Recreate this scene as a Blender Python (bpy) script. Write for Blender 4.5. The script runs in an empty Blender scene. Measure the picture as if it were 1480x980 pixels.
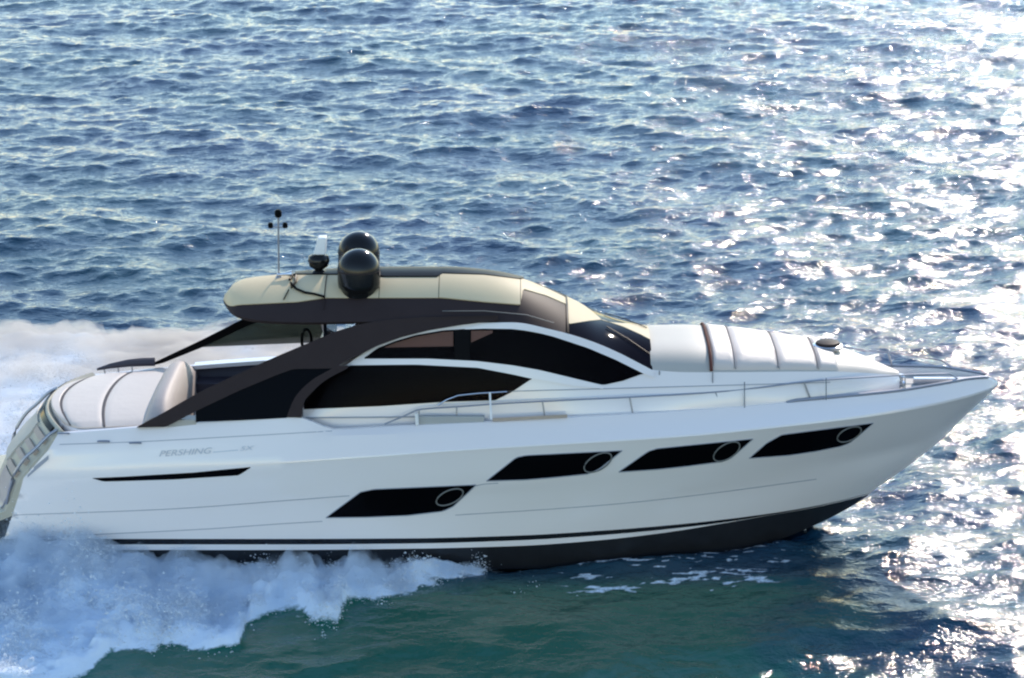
import bpy, bmesh, math, random
import numpy as np
from mathutils import Vector, Matrix, Quaternion

R = math.radians
random.seed(4)
rng = np.random.default_rng(11)
sc = bpy.context.scene
col = sc.collection

# ------------------------------------------------------------------ camera
F_PX, CX, CY = 3807.0, 740.0, 490.0
PITCH = R(15.3)
CAM = Vector((0.0, -44.3, 15.66))
FWD = Vector((0, math.cos(PITCH), -math.sin(PITCH)))
UP = Vector((0, math.sin(PITCH), math.cos(PITCH)))
cam_d = bpy.data.cameras.new('camera')
cam = bpy.data.objects.new('camera', cam_d)
col.objects.link(cam)
cam.location = CAM
cam.rotation_euler = (math.pi / 2 - PITCH, 0, 0)
cam_d.sensor_width = 36
cam_d.lens = 36 * F_PX / 1480
cam_d.clip_start = 0.5
cam_d.clip_end = 20000
sc.camera = cam

# ------------------------------------------------------------------ light
SUN_EL, SUN_AZ = R(29), R(19)
SD = Vector((math.sin(SUN_AZ) * math.cos(SUN_EL), math.cos(SUN_AZ) * math.cos(SUN_EL), math.sin(SUN_EL)))
world = bpy.data.worlds.new('World')
sc.world = world
world.use_nodes = True
wn = world.node_tree
bg = wn.nodes['Background']
sky = wn.nodes.new('ShaderNodeTexSky')
sky.sky_type = 'NISHITA'
sky.sun_disc = False
sky.sun_elevation = SUN_EL
sky.sun_rotation = SUN_AZ
sky.air_density = 1.2
sky.dust_density = 0.0
sky.ozone_density = 1.3
wn.links.new(sky.outputs[0], bg.inputs[0])
bg.inputs[1].default_value = 0.15
sun_d = bpy.data.lights.new('sun', 'SUN')
sun_d.energy = 2.3
sun_d.angle = R(0.5)
sun_d.color = (1.0, 0.88, 0.76)
sun = bpy.data.objects.new('sun', sun_d)
col.objects.link(sun)
sun.rotation_euler = SD.to_track_quat('Z', 'Y').to_euler()
sun.location = SD * 60

sc.view_settings.view_transform = 'Standard'
sc.view_settings.look = 'None'
sc.view_settings.gamma = 1
sc.view_settings.use_curve_mapping = False
sc.view_settings.exposure = 0.88
sc.render.engine = 'CYCLES'
sc.cycles.max_bounces = 6
sc.cycles.diffuse_bounces = 3
sc.cycles.glossy_bounces = 3
sc.cycles.transparent_max_bounces = 12
sc.cycles.caustics_reflective = False
sc.cycles.caustics_refractive = False
sc.cycles.sample_clamp_indirect = 4
sc.cycles.use_denoising = True
sc.cycles.denoiser = 'OPENIMAGEDENOISE'
sc.cycles.pixel_filter_type = 'BLACKMAN_HARRIS'
sc.cycles.filter_width = 2.2


# ------------------------------------------------------------------ geometry of the view, used to measure the boat
def at(px, py, Y):
    """world point on the ray of a photo pixel, in the upright plane y = Y"""
    d = FWD + UP * ((CY - py) / F_PX) + Vector(((px - CX) / F_PX, 0, 0))
    t = (Y - CAM.y) / d.y
    return CAM + d * t


def proj(P):
    v = Vector(P) - CAM
    dep = v.dot(FWD)
    return CX + F_PX * v.x / dep, CY - F_PX * v.dot(UP) / dep


def pchip(pts):
    """smooth monotone curve through (x, y) points"""
    xs = [p[0] for p in pts]; ys = [p[1] for p in pts]
    n = len(xs)
    if n == 2:
        return lambda x: ys[0] + (ys[1] - ys[0]) * min(max((x - xs[0]) / (xs[1] - xs[0]), 0), 1)
    h = [xs[i + 1] - xs[i] for i in range(n - 1)]
    d = [(ys[i + 1] - ys[i]) / h[i] for i in range(n - 1)]
    m = [0.0] * n
    m[0] = d[0]; m[-1] = d[-1]
    for i in range(1, n - 1):
        if d[i - 1] * d[i] > 0:
            w1 = 2 * h[i] + h[i - 1]; w2 = h[i] + 2 * h[i - 1]
            m[i] = (w1 + w2) / (w1 / d[i - 1] + w2 / d[i])

    def f(x):
        if x <= xs[0]: return ys[0]
        if x >= xs[-1]: return ys[-1]
        lo = 0
        while lo < n - 2 and x > xs[lo + 1]: lo += 1
        t = (x - xs[lo]) / h[lo]
        t2, t3 = t * t, t * t * t
        return ((2 * t3 - 3 * t2 + 1) * ys[lo] + (t3 - 2 * t2 + t) * h[lo] * m[lo]
                + (-2 * t3 + 3 * t2) * ys[lo + 1] + (t3 - t2) * h[lo] * m[lo + 1])
    return f


def lin(pts):
    xs = [p[0] for p in pts]; ys = [p[1] for p in pts]
    return lambda x: float(np.interp(x, xs, ys))


# ------------------------------------------------------------------ materials
def mat(name, color, rough=0.4, metal=0.0, coat=0.0, bump=0.0, bscale=20.0, var=0.0, vscale=3.0, ior=None, alpha=None,
        sheen=0.0, rvar=0.0, spec=None):
    m = bpy.data.materials.new(name)
    m.use_nodes = True
    nt = m.node_tree
    p = nt.nodes['Principled BSDF']
    p.inputs['Base Color'].default_value = (*color, 1)
    p.inputs['Roughness'].default_value = rough
    p.inputs['Metallic'].default_value = metal
    p.inputs['Coat Weight'].default_value = coat
    p.inputs['Coat Roughness'].default_value = 0.05
    if ior: p.inputs['IOR'].default_value = ior
    if spec is not None: p.inputs['Specular IOR Level'].default_value = spec
    if alpha is not None: p.inputs['Alpha'].default_value = alpha
    if sheen: p.inputs['Sheen Weight'].default_value = sheen
    if bump or var or rvar:
        tc = nt.nodes.new('ShaderNodeTexCoord')
    if bump:
        n = nt.nodes.new('ShaderNodeTexNoise'); n.inputs['Scale'].default_value = bscale
        n.inputs['Detail'].default_value = 5
        b = nt.nodes.new('ShaderNodeBump'); b.inputs['Strength'].default_value = bump; b.inputs['Distance'].default_value = 0.02
        nt.links.new(tc.outputs['Object'], n.inputs['Vector'])
        nt.links.new(n.outputs[0], b.inputs['Height'])
        nt.links.new(b.outputs[0], p.inputs['Normal'])
    if var or rvar:
        n2 = nt.nodes.new('ShaderNodeTexNoise'); n2.inputs['Scale'].default_value = vscale
        n2.inputs['Detail'].default_value = 6
        nt.links.new(tc.outputs['Object'], n2.inputs['Vector'])
    if var:
        r = nt.nodes.new('ShaderNodeMapRange')
        r.inputs[3].default_value = 1 - var; r.inputs[4].default_value = 1 + var
        nt.links.new(n2.outputs[0], r.inputs[0])
        mx = nt.nodes.new('ShaderNodeVectorMath'); mx.operation = 'SCALE'
        mx.inputs[0].default_value = color
        nt.links.new(r.outputs[0], mx.inputs['Scale'])
        nt.links.new(mx.outputs[0], p.inputs['Base Color'])
    if rvar:
        r = nt.nodes.new('ShaderNodeMapRange')
        r.inputs[3].default_value = max(rough - rvar, 0.02); r.inputs[4].default_value = rough + rvar
        nt.links.new(n2.outputs[0], r.inputs[0])
        nt.links.new(r.outputs[0], p.inputs['Roughness'])
    return m


M = {
    'white': mat('white gelcoat', (0.86, 0.80, 0.77), 0.15, coat=0.5, rvar=0.05),
    'antifoul': mat('black antifouling', (0.012, 0.013, 0.016), 0.35, var=0.35, vscale=4, bump=0.1),
    'stripe': mat('black boot stripe', (0.006, 0.007, 0.01), 0.25),
    'glass': mat('dark tinted glass', (0.002, 0.002, 0.003), 0.08, spec=.05),
    'screen': mat('windscreen tinted glass', (0.010, 0.008, 0.012), 0.04, spec=.02),
    'black': mat('black satin paint', (0.005, 0.005, 0.006), 0.35, spec=.03),
    'arch': mat('dark bronze paint', (0.042, 0.031, 0.031), 0.5, var=0.1, spec=.04),
    'transom': mat('pale grey-gold gelcoat', (0.46, 0.43, 0.34), 0.4, var=0.15, vscale=3, spec=.2),
    'backrest': mat('shaded cream upholstery', (0.42, 0.36, 0.33), 0.6, bump=0.3, bscale=7),  # cream upholstery darkened: shade on the aft face put into the colour
    'seam_dark': mat('grey sunpad seam', (0.12, 0.11, 0.11), 0.8, spec=.1),
    'beige': mat('champagne gelcoat', (0.68, 0.55, 0.35), 0.5, var=0.06, vscale=2, spec=.05),
    'cream': mat('cream deck gelcoat', (0.46, 0.425, 0.365), 0.5, bump=0.15, bscale=60, var=0.04),
    'deck': mat('grey nonskid deck', (0.42, 0.42, 0.40), 0.6, bump=0.3, bscale=90, var=0.05),
    'cushion': mat('cream vinyl cushion', (0.64, 0.55, 0.48), 0.55, bump=0.35, bscale=6, var=0.03, sheen=0.1),
    'seam': mat('cushion seam piping', (0.40, 0.37, 0.36), 0.7, spec=.1),
    'brown': mat('brown leather strap', (0.12, 0.045, 0.035), 0.8, spec=.1),
    'ring': mat('grey porthole rim', (0.17, 0.17, 0.16), 0.5),
    'curtain': mat('rose brown curtain', (0.55, 0.38, 0.32), 0.8),
    'sofa': mat('dark plum upholstery', (0.035, 0.03, 0.045), 0.6, bump=0.3, bscale=8, var=0.15),
    'teak': mat('teak planking', (0.45, 0.36, 0.29), 0.6, var=0.12, vscale=10),
    'steel': mat('polished steel', (0.55, 0.56, 0.60), 0.22, metal=1.0),
    'dsteel': mat('weathered steel', (0.30, 0.31, 0.35), 0.35, metal=0.8),
    'groove': mat('grey panel seam', (0.33, 0.34, 0.38), 0.5),
    'letter': mat('grey hull lettering', (0.50, 0.51, 0.54), 0.35),
    'letter_pale': mat('pale grey hull lettering', (0.52, 0.54, 0.58), 0.35),
    'dome': mat('black dome plastic', (0.010, 0.010, 0.011), 0.15, spec=.3),
    'whiteplastic': mat('white plastic', (0.85, 0.84, 0.82), 0.4),
}
# see-through smoked glass for the far cockpit side
g = bpy.data.materials.new('smoked see-through glass'); g.use_nodes = True
nt = g.node_tree; p = nt.nodes['Principled BSDF']
p.inputs['Base Color'].default_value = (0.01, 0.012, 0.011, 1); p.inputs['Roughness'].default_value = 0.05
tr = nt.nodes.new('ShaderNodeBsdfTransparent'); tr.inputs[0].default_value = (0.30, 0.34, 0.31, 1)
mx = nt.nodes.new('ShaderNodeMixShader'); mx.inputs[0].default_value = 0.45
nt.links.new(tr.outputs[0], mx.inputs[1]); nt.links.new(p.outputs[0], mx.inputs[2])
nt.links.new(mx.outputs[0], nt.nodes['Material Output'].inputs[0])
M['smoked'] = g
g = bpy.data.materials.new('tinted cabin pane'); g.use_nodes = True
nt = g.node_tree; p = nt.nodes['Principled BSDF']
p.inputs['Base Color'].default_value = (0.003, 0.003, 0.005, 1); p.inputs['Roughness'].default_value = 0.08
p.inputs['Specular IOR Level'].default_value = .06
tr = nt.nodes.new('ShaderNodeBsdfTransparent'); tr.inputs[0].default_value = (0.92, 0.86, 0.84, 1)
mx = nt.nodes.new('ShaderNodeMixShader'); mx.inputs[0].default_value = 0.22
nt.links.new(tr.outputs[0], mx.inputs[1]); nt.links.new(p.outputs[0], mx.inputs[2])
nt.links.new(mx.outputs[0], nt.nodes['Material Output'].inputs[0])
M['pane'] = g


# ------------------------------------------------------------------ object helpers
def obj(name, verts, faces, material, parent=None, smooth=True, sharp=32, weld=0.0):
    me = bpy.data.meshes.new(name)
    me.from_pydata([tuple(v) for v in verts], [], faces)
    mats = material if isinstance(material, list) else [material]
    for m_ in mats: me.materials.append(m_)
    bm = bmesh.new(); bm.from_mesh(me)
    if weld: bmesh.ops.remove_doubles(bm, verts=bm.verts, dist=weld)
    bmesh.ops.dissolve_degenerate(bm, dist=1e-5, edges=bm.edges)
    bmesh.ops.recalc_face_normals(bm, faces=bm.faces)
    for f in bm.faces: f.smooth = smooth
    for e in bm.edges:
        if len(e.link_faces) == 2:
            e.smooth = e.calc_face_angle(0) < R(sharp)
    bm.to_mesh(me); bm.free()
    o = bpy.data.objects.new(name, me)
    col.objects.link(o)
    if parent: o.parent = parent
    return o


class MB:
    """collects pieces into one mesh"""
    def __init__(s): s.v = []; s.f = []
    def add(s, v, f):
        k = len(s.v); s.v += [Vector(q) for q in v]; s.f += [tuple(i + k for i in q) for q in f]; return s
    def grid(s, rows, closed=False):
        n = len(rows[0]); v = [q for r in rows for q in r]; f = []
        for i in range(len(rows) - 1):
            for j in range(n if closed else n - 1):
                a, b = i * n + j, i * n + (j + 1) % n
                f.append((a, b, b + n, a + n))
        return s.add(v, f)
    def tube(s, pts, r, seg=8):
        pts = [Vector(q) for q in pts]; rows = []
        for i, q in enumerate(pts):
            t = (pts[min(i + 1, len(pts) - 1)] - pts[max(i - 1, 0)]).normalized()
            a = t.cross(Vector((0, 0, 1)) if abs(t.z) < .9 else Vector((1, 0, 0))).normalized(); b = t.cross(a)
            rr = r[i] if isinstance(r, (list, tuple)) else r
            rows.append([q + (a * math.cos(2 * math.pi * k / seg) + b * math.sin(2 * math.pi * k / seg)) * rr for k in range(seg)])
        k0 = len(s.v); s.grid(rows, True)
        s.f.append(tuple(k0 + k for k in range(seg)))
        e = k0 + (len(rows) - 1) * seg
        s.f.append(tuple(e + k for k in reversed(range(seg))))
        return s
    def lathe(s, c, prof, seg=28, axis=None):
        rows = []
        for (r, z) in prof:
            rows.append([Vector(c) + Vector((r * math.cos(2 * math.pi * k / seg), r * math.sin(2 * math.pi * k / seg), z)) for k in range(seg)])
        k0 = len(s.v)
        s.grid(rows, True)
        s.f.append(tuple(k0 + k for k in reversed(range(seg))))
        e = k0 + (len(rows) - 1) * seg
        s.f.append(tuple(e + k for k in range(seg)))
        return s
    def box(s, lo, hi, bev=0.0):
        x0, y0, z0 = lo; x1, y1, z1 = hi
        return s.add([(x0, y0, z0), (x1, y0, z0), (x1, y1, z0), (x0, y1, z0), (x0, y0, z1), (x1, y0, z1), (x1, y1, z1), (x0, y1, z1)],
                     [(0, 3, 2, 1), (4, 5, 6, 7), (0, 1, 5, 4), (1, 2, 6, 5), (2, 3, 7, 6), (3, 0, 4, 7)])
    def build(s, name, m, parent=None, **k):
        return obj(name, s.v, s.f, m, parent, **k)


def slab(rows_out, rows_in):
    """closed solid from an outer and an inner grid of points"""
    mb = MB(); n = len(rows_out[0]); m = len(rows_out)
    mb.grid(rows_out); mb.grid(rows_in)
    o = m * n
    for i in range(m - 1):
        for j in (0, n - 1):
            a = i * n + j
            mb.f.append((a, a + n, a + n + o, a + o))
    for j in range(n - 1):
        for i in (0, m - 1):
            a = i * n + j
            mb.f.append((a, a + 1, a + 1 + o, a + o))
    return mb


def sheet(surf, top, bot, x0, x1, nx, ny, off, thick):
    """solid patch lying on a surface, outline given by top and bottom curves over px"""
    out, inn = [], []
    for i in range(nx + 1):
        x = x0 + (x1 - x0) * i / nx
        a, b = top(x), bot(x)
        if b < a + 0.05: b = a + 0.05
        out.append([surf(x, a + (b - a) * j / ny, off) for j in range(ny + 1)])
        inn.append([surf(x, a + (b - a) * j / ny, off - thick) for j in range(ny + 1)])
    return slab(out, inn)


def bevel(o, w, seg=2):
    md = o.modifiers.new('bevel', 'BEVEL'); md.width = w; md.segments = seg
    md.limit_method = 'ANGLE'; md.angle_limit = R(40)
    return o


# ================================================================== THE YACHT
yacht = bpy.data.objects.new('motor_yacht', None)
col.objects.link(yacht)
yacht.location = (0, 0, 0)
yacht['label'] = 'white motor yacht with black hardtop arch and two black domes, planing across blue sea'
yacht['category'] = 'yacht'

# hull lines: (px, row, half breadth in metres)
LINES = [
    ('sheer', [(84, 627, 1.80), (160, 621, 1.84), (290, 611, 1.87), (400, 604.5, 1.88), (430, 603.5, 1.88), (455, 611, 1.88), (482, 621, 1.88),
               (560, 617, 1.84), (700, 611, 1.82), (850, 602.5, 1.77), (950, 597, 1.69), (1050, 590, 1.54), (1135, 583, 1.36), (1200, 577, 1.18),
               (1300, 567, .82), (1370, 555.5, .52), (1405, 549.5, .27), (1430, 548, .10), (1441, 551, 0)]),
    ('shoulder', [(70, 650, 1.95), (290, 634, 1.98), (482, 630, 1.98), (700, 622, 1.93), (900, 612, 1.85), (1050, 603, 1.68), (1135, 595, 1.50),
                  (1200, 588, 1.30), (1300, 577, .91), (1370, 565, .60), (1405, 558.5, .34), (1430, 554, .13), (1443, 553.5, 0)]),
    ('knuckle', [(34, 691, 2.0), (200, 681, 2.09), (365, 671, 2.12), (500, 662, 2.14), (700, 648, 2.16), (900, 636, 2.11), (1000, 629, 2.02),
                 (1110, 618, 1.83), (1200, 608, 1.56), (1260, 600, 1.33), (1350, 584, .87), (1400, 572, .50), (1425, 564, .25), (1442, 557, 0)]),
    ('mid', [(27, 716, 2.0), (300, 715, 2.09), (700, 700, 2.10), (900, 681, 1.99), (1000, 673, 1.84), (1100, 662, 1.58), (1200, 648, 1.20),
             (1300, 630, .70), (1350, 618, .38), (1389, 606, 0)]),
    ('low', [(18, 744, 2.0), (250, 737, 2.05), (480, 728, 2.06), (700, 716, 2.04), (900, 702, 1.90), (1000, 694, 1.72), (1100, 682, 1.42),
             (1200, 667, .99), (1280, 653, .52), (1335, 640, .20), (1366, 631, 0)]),
    ('rail', [(8, 774, 2.0), (139, 771, 2.02), (300, 763, 2.03), (460, 754, 2.03), (655, 744, 2.0), (900, 727, 1.80), (1000, 716, 1.58),
              (1100, 704, 1.25), (1200, 690, .80), (1270, 678, .38), (1320, 668, 0)]),
    ('d1', [(5, 779, 1.99), (150, 779, 2.0), (400, 779, 2.0), (600, 778, 1.98), (750, 774, 1.90), (870, 767, 1.73), (1000, 756, 1.42),
            (1100, 744, 1.02), (1180, 731, .56), (1225, 721, .25), (1257, 713, 0)]),
    ('d2', [(5, 787, 1.98), (400, 787, 1.99), (600, 785.5, 1.97), (750, 781, 1.89), (870, 773.5, 1.72), (1000, 761, 1.41), (1060, 753, 1.18),
            (1100, 746.5, 1.01), (1180, 732.5, .555), (1225, 722, .248), (1257, 714, 0)]),
    ('d3', [(5, 795, 1.97), (400, 795, 1.98), (600, 793, 1.96), (750, 789, 1.88), (870, 780.5, 1.71), (960, 770, 1.50), (1000, 764, 1.40),
            (1030, 759, 1.29), (1060, 754, 1.17), (1100, 747, 1.0), (1180, 733, .55), (1225, 722.6, .247), (1257, 714.6, 0)]),
    ('chine', [(5, 822, 1.86), (400, 822, 1.86), (730, 822, 1.82), (870, 820, 1.60), (960, 814, 1.38), (1040, 802, 1.12), (1120, 782, .72),
               (1180, 758, .40), (1225, 735, .16), (1254, 716.5, 0)]),
]
HR = {n: pchip([(a, b) for a, b, c in L]) for n, L in LINES}
HB = {n: pchip([(a, c) for a, b, c in L]) for n, L in LINES}
HX = {n: (L[0][0], L[-1][0]) for n, L in LINES}
ORDER = [n for n, L in LINES]


def smap(s):
    return s ** 1.0 if s < 0 else 1 - (1 - s) ** 1.35


NST = 110
def hline(n, x0=None):
    a, b = HX[n]; out = []
    for i in range(NST + 1):
        s = smap(i / NST)
        px = a + (b - a) * s
        out.append(at(px, HR[n](px), -HB[n](px)))
    out[-1].y = 0
    return out


H3 = {n: hline(n) for n in ORDER}
keel = []
for i, c in enumerate(H3['chine']):
    hb = -c.y
    keel.append(Vector((c.x, 0, c.z - 0.36 * hb - 0.25 * min(max((3.0 - c.x) / 1.5, 0), 1))))
H3['keel'] = keel


def hullpt_plain(px, row, off=0.0):
    for k in range(len(ORDER) - 1):
        a, b = ORDER[k], ORDER[k + 1]
        ra, rb = HR[a](px), HR[b](px)
        if row <= rb or k == len(ORDER) - 2:
            t = min(max((row - ra) / max(rb - ra, 1e-3), -.3), 1.3)
            y = HB[a](px) + (HB[b](px) - HB[a](px)) * t
            return at(px, row, -y - off)


hull_bvh = []
def hullpt(px, row, off=0.0):
    """point on the starboard topsides, off metres proud of it"""
    d = (FWD + UP * ((CY - row) / F_PX) + Vector(((px - CX) / F_PX, 0, 0))).normalized()
    h, n, i_, t_ = hull_bvh[0].ray_cast(CAM, d)
    if h is None or h.y > .05: return hullpt_plain(px, row, off)
    if n.dot(d) > 0: n = -n
    return h + n * off


def hull_shell(name, names, m, sub=3):
    mb = MB()
    for side in (1, -1):
        rows = []
        for k in range(len(names) - 1):
            A, B = H3[names[k]], H3[names[k + 1]]
            for j in range(sub + (1 if k == len(names) - 2 else 0)):
                t = j / sub
                rows.append([Vector((p.x + (q.x - p.x) * t, side * (p.y + (q.y - p.y) * t), p.z + (q.z - p.z) * t)) for p, q in zip(A, B)])
        mb.grid(rows)
    # transom
    st = [H3[n][0] for n in names]
    for p, q in zip(st[:-1], st[1:]):
        mb.add([p, q, (q.x, -q.y, q.z), (p.x, -p.y, p.z)], [(0, 1, 2, 3)])
    return mb.build(name, m, yacht, weld=0.002, sharp=24)


from mathutils.bvhtree import BVHTree
hull = hull_shell('hull', ['sheer', 'shoulder', 'knuckle', 'mid', 'low', 'rail', 'd1'], M['white'])
hull_bvh.append(BVHTree.FromPolygons([v.co[:] for v in hull.data.vertices], [tuple(q.vertices) for q in hull.data.polygons]))
hull_shell('boot_stripe', ['d1', 'd2'], M['stripe'], 1)
hull_shell('lower_stripe', ['d2', 'd3'], M['white'], 1)
hull_shell('hull_bottom', ['d3', 'chine', 'keel'], M['antifoul'], 3)


# sheer cap, bulwark inside and deck
def sheer_at(X):
    xs = [p.x for p in H3['sheer']]
    return float(np.interp(X, xs, [-p.y for p in H3['sheer']])), float(np.interp(X, xs, [p.z for p in H3['sheer']]))


def deck_z(X):
    # deck runs fair under the raised aft coaming
    xs = [-7.6, -3.0, 0, 2.5, 5, 7, 8.3]
    zs = []
    for x in xs:
        zs.append(sheer_at(x)[1] - 0.17)
    zs[0] = sheer_at(-2.9)[1] - 0.30; zs[1] = sheer_at(-2.9)[1] - 0.22
    zs[-1] = sheer_at(8.1)[1] - 0.08; zs[-2] = sheer_at(7)[1] - 0.12
    return float(np.interp(X, xs, zs))


mb = MB()
for side in (1, -1):
    rows = [[], [], [], []]
    for p in H3['sheer']:
        hb = -p.y
        w = min(0.09, hb * .5)
        rows[0].append(Vector((p.x, -side * hb, p.z)))
        rows[1].append(Vector((p.x, -side * (hb - w * .4), p.z + 0.012)))
        rows[2].append(Vector((p.x, -side * (hb - w), p.z)))
        zz = min(deck_z(p.x), p.z - .02) if p.x > -3.2 else p.z - 0.55
        rows[3].append(Vector((p.x, -side * (hb - w - .01 * (hb > .1)), zz)))
    mb.grid(rows)
mb.build('bulwark', M['white'], yacht, sharp=40)

mb = MB()
rows = []
for i in range(90):
    X = -3.35 + (8.18 + 3.35) * i / 89
    hb, z = sheer_at(X)
    hb = max(hb - .095, 0.01)
    rows.append([Vector((X, hb * (-1 + 2 * j / 12), deck_z(X) + .015 * (1 - (-1 + 2 * j / 12) ** 2))) for j in range(13)])
mb.grid(rows)
mb.build('foredeck', M['deck'], yacht)

# ------------------------------------------------------------------ barrel roof, windscreen and trunk share one kind of section
# stations: px, row of near edge, half width, row of the skyline
ROOF = [(323, 433, .12, 428), (326, 441, .45, 417), (332, 449, .72, 410), (345, 457, .95, 404), (365, 462, 1.1, 400.5), (400, 465, 1.2, 397),
        (450, 466, 1.25, 392), (550, 465, 1.27, 388), (640, 466, 1.27, 388), (700, 466, 1.27, 392), (750, 467, 1.27, 401),
        (800, 477, 1.24, 419), (850, 491.5, 1.16, 441), (900, 512.5, 1.15, 460), (943, 534, 1.30, 470)]
TRUNK = [(941, 535, 1.30, 470), (1000, 538, 1.36, 469), (1060, 538, 1.32, 473), (1150, 537, 1.07, 485), (1200, 537, .92, 493),
         (1250, 539, .60, 510), (1280, 541, .34, 525), (1300, 543, .12, 536)]


EXPO = {}
def section_table(T, n, ex):
    e = pchip([(a, b) for a, b, c, d in T]); w = pchip([(a, c) for a, b, c, d in T]); s = pchip([(a, d) for a, b, c, d in T])
    out = []
    for i in range(n + 1):
        px = T[0][0] + (T[-1][0] - T[0][0]) * (i / n)
        hw = w(px)
        P = at(px, e(px), -hw)
        target = s(px)
        lo, hi = -0.05, 1.2
        for _ in range(30):
            h = (lo + hi) / 2
            top = min(proj((P.x, y, P.z + h * (1 - abs(y / hw) ** ex)))[1] for y in [hw * (-1 + 2 * k / 24) for k in range(25)])
            if top < target: hi = h
            else: lo = h
        out.append((P.x, P.z, hw, (lo + hi) / 2))
    A = np.array(out)
    EXPO[id(A)] = ex
    return A


RT = section_table(ROOF, 80, 2.2)
TT = section_table(TRUNK, 40, 4.0)


def secpt(T, X, v, off=0.0):
    """v in -1..1 across the section"""
    z0, hw, h = (float(np.interp(X, T[:, 0], T[:, k])) for k in (1, 2, 3))
    y = v * hw
    ex = EXPO[id(T)]
    z = z0 + h * (1 - abs(v) ** ex)
    nz = Vector((0, h * ex * (abs(v) ** (ex - 1)) * (1 if v > 0 else -1), hw)).normalized()
    return Vector((X, y, z)) + nz * off


def vrow(T, X, rowf):
    """v where the near half of the section shows at the photo row rowf(px)"""
    lo, hi = -1.0, 0.35
    for _ in range(26):
        v = (lo + hi) / 2
        a, b = proj(secpt(T, X, v))
        if b > rowf(a): lo = v
        else: hi = v
    return (lo + hi) / 2


def xof(T, px, v=-.6):
    lo, hi = T[0, 0], T[-1, 0]
    for _ in range(30):
        x = (lo + hi) / 2
        if proj(secpt(T, x, v))[0] < px: lo = x
        else: hi = x
    return (lo + hi) / 2


def band(T, x0, x1, va, vb, off, thick, n=24, m=8):
    """solid strip of roof between v curves va(X) and vb(X)"""
    out, inn = [], []
    for i in range(n + 1):
        X = x0 + (x1 - x0) * i / n
        a, b = va(X), vb(X)
        out.append([secpt(T, X, a + (b - a) * j / m, off) for j in range(m + 1)])
        inn.append([secpt(T, X, a + (b - a) * j / m, off - thick) for j in range(m + 1)])
    return slab(out, inn)


# base shell of the roof: dark, full width, with real thickness
XR0, XR1 = RT[0, 0], RT[-1, 0]
Xscreen = xof(RT, 820)
o = band(RT, XR0, Xscreen, lambda x: -1.0, lambda x: 1.0, 0, 0.07, 60, 36).build('hardtop', M['arch'], yacht, sharp=50)
# near-side and far-side champagne bands
b_low = lin([(320, 436), (335, 443), (345, 441), (430, 437), (470, 431), (640, 431), (700, 437), (750, 441), (752, 441), (756, 418), (790, 428), (820, 441)])
b_top = lin([(320, 420), (345, 398), (430, 398.5), (480, 398.5), (548, 400), (550, 402), (633, 402), (636, 397), (700, 399), (752, 405.5), (756, 396), (820, 400)])
panels = [(324, 470), (470.5, 548), (549, 634), (635, 752), (753, 819)]
roof_panel_offs = [.018, .014, .016, .022, .014]
for (pa, pb), of in zip(panels, roof_panel_offs):
    xa, xb = xof(RT, pa, -.5), xof(RT, pb, -.5)
    vl = lambda x: vrow(RT, x, b_low)
    def vt(x):
        return min(max(vrow(RT, x, b_top), vl(x) + .04), 0.25)
    q = band(RT, xa, xb, vl, vt, of, .03, 26, 8).build('roof_panel', M['beige'], yacht, sharp=50)
    q2 = band(RT, xa, xb, lambda x: .97, lambda x: max(-vl(x) * .6, .66) - .02, of, .03, 26, 8).build('roof_panel', M['beige'], yacht, sharp=50)
# black sliding roof glass down the middle
xs0, xs1 = xof(RT, 425, 0), xof(RT, 757, 0)
band(RT, xs0, xs1, lambda x: min(vrow(RT, x, b_top), .25) + .012, lambda x: .63, .034, .03, 40, 10).build('sunroof', M['black'], yacht, sharp=50)

# windscreen: dark glass low on each side, champagne cowl above
w_b = lin([(815, 466), (824, 468), (850, 464), (870, 462), (900, 472), (925, 483), (946, 494)])
vw = lambda x: vrow(RT, x, w_b)
band(RT, Xscreen + .01, XR1, lambda x: -1.0, lambda x: vw(x) - .004, 0.0, .06, 40, 10).build('windscreen', M['screen'], yacht, sharp=50)
band(RT, Xscreen + .01, XR1, lambda x: 1.0, lambda x: -vw(x) + .004, 0.0, .06, 40, 10).build('windscreen', M['screen'], yacht, sharp=50)
cowl = band(RT, Xscreen + .01, XR1, vw, lambda x: -vw(x), 0.006, .06, 40, 16).build('windscreen_cowl', M['beige'], yacht, sharp=50)
# seam between roof and screen
band(RT, Xscreen - .012, Xscreen + .022, lambda x: -1.0, lambda x: 1.0, .022, .05, 1, 30).build('screen_gasket', M['black'], yacht, sharp=50)
# wipers
for v0, v1 in ((-.75, -.35), (.1, .5)):
    mb = MB()
    a = secpt(RT, XR1 - .03, v0, .02); b_ = secpt(RT, XR1 - .75, v1, .03)
    mb.tube([a, (a + b_) / 2 + Vector((0, 0, .02)), b_], .009, 6)
    mb.build('wiper', M['black'], yacht)

# trunk deck
XT0, XT1 = TT[0, 0], TT[-1, 0]
band(TT, XT0, XT1, lambda x: -1.0, lambda x: 1.0, 0, .05, 50, 24).build('coachroof', M['cream'], yacht, sharp=50)

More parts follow.
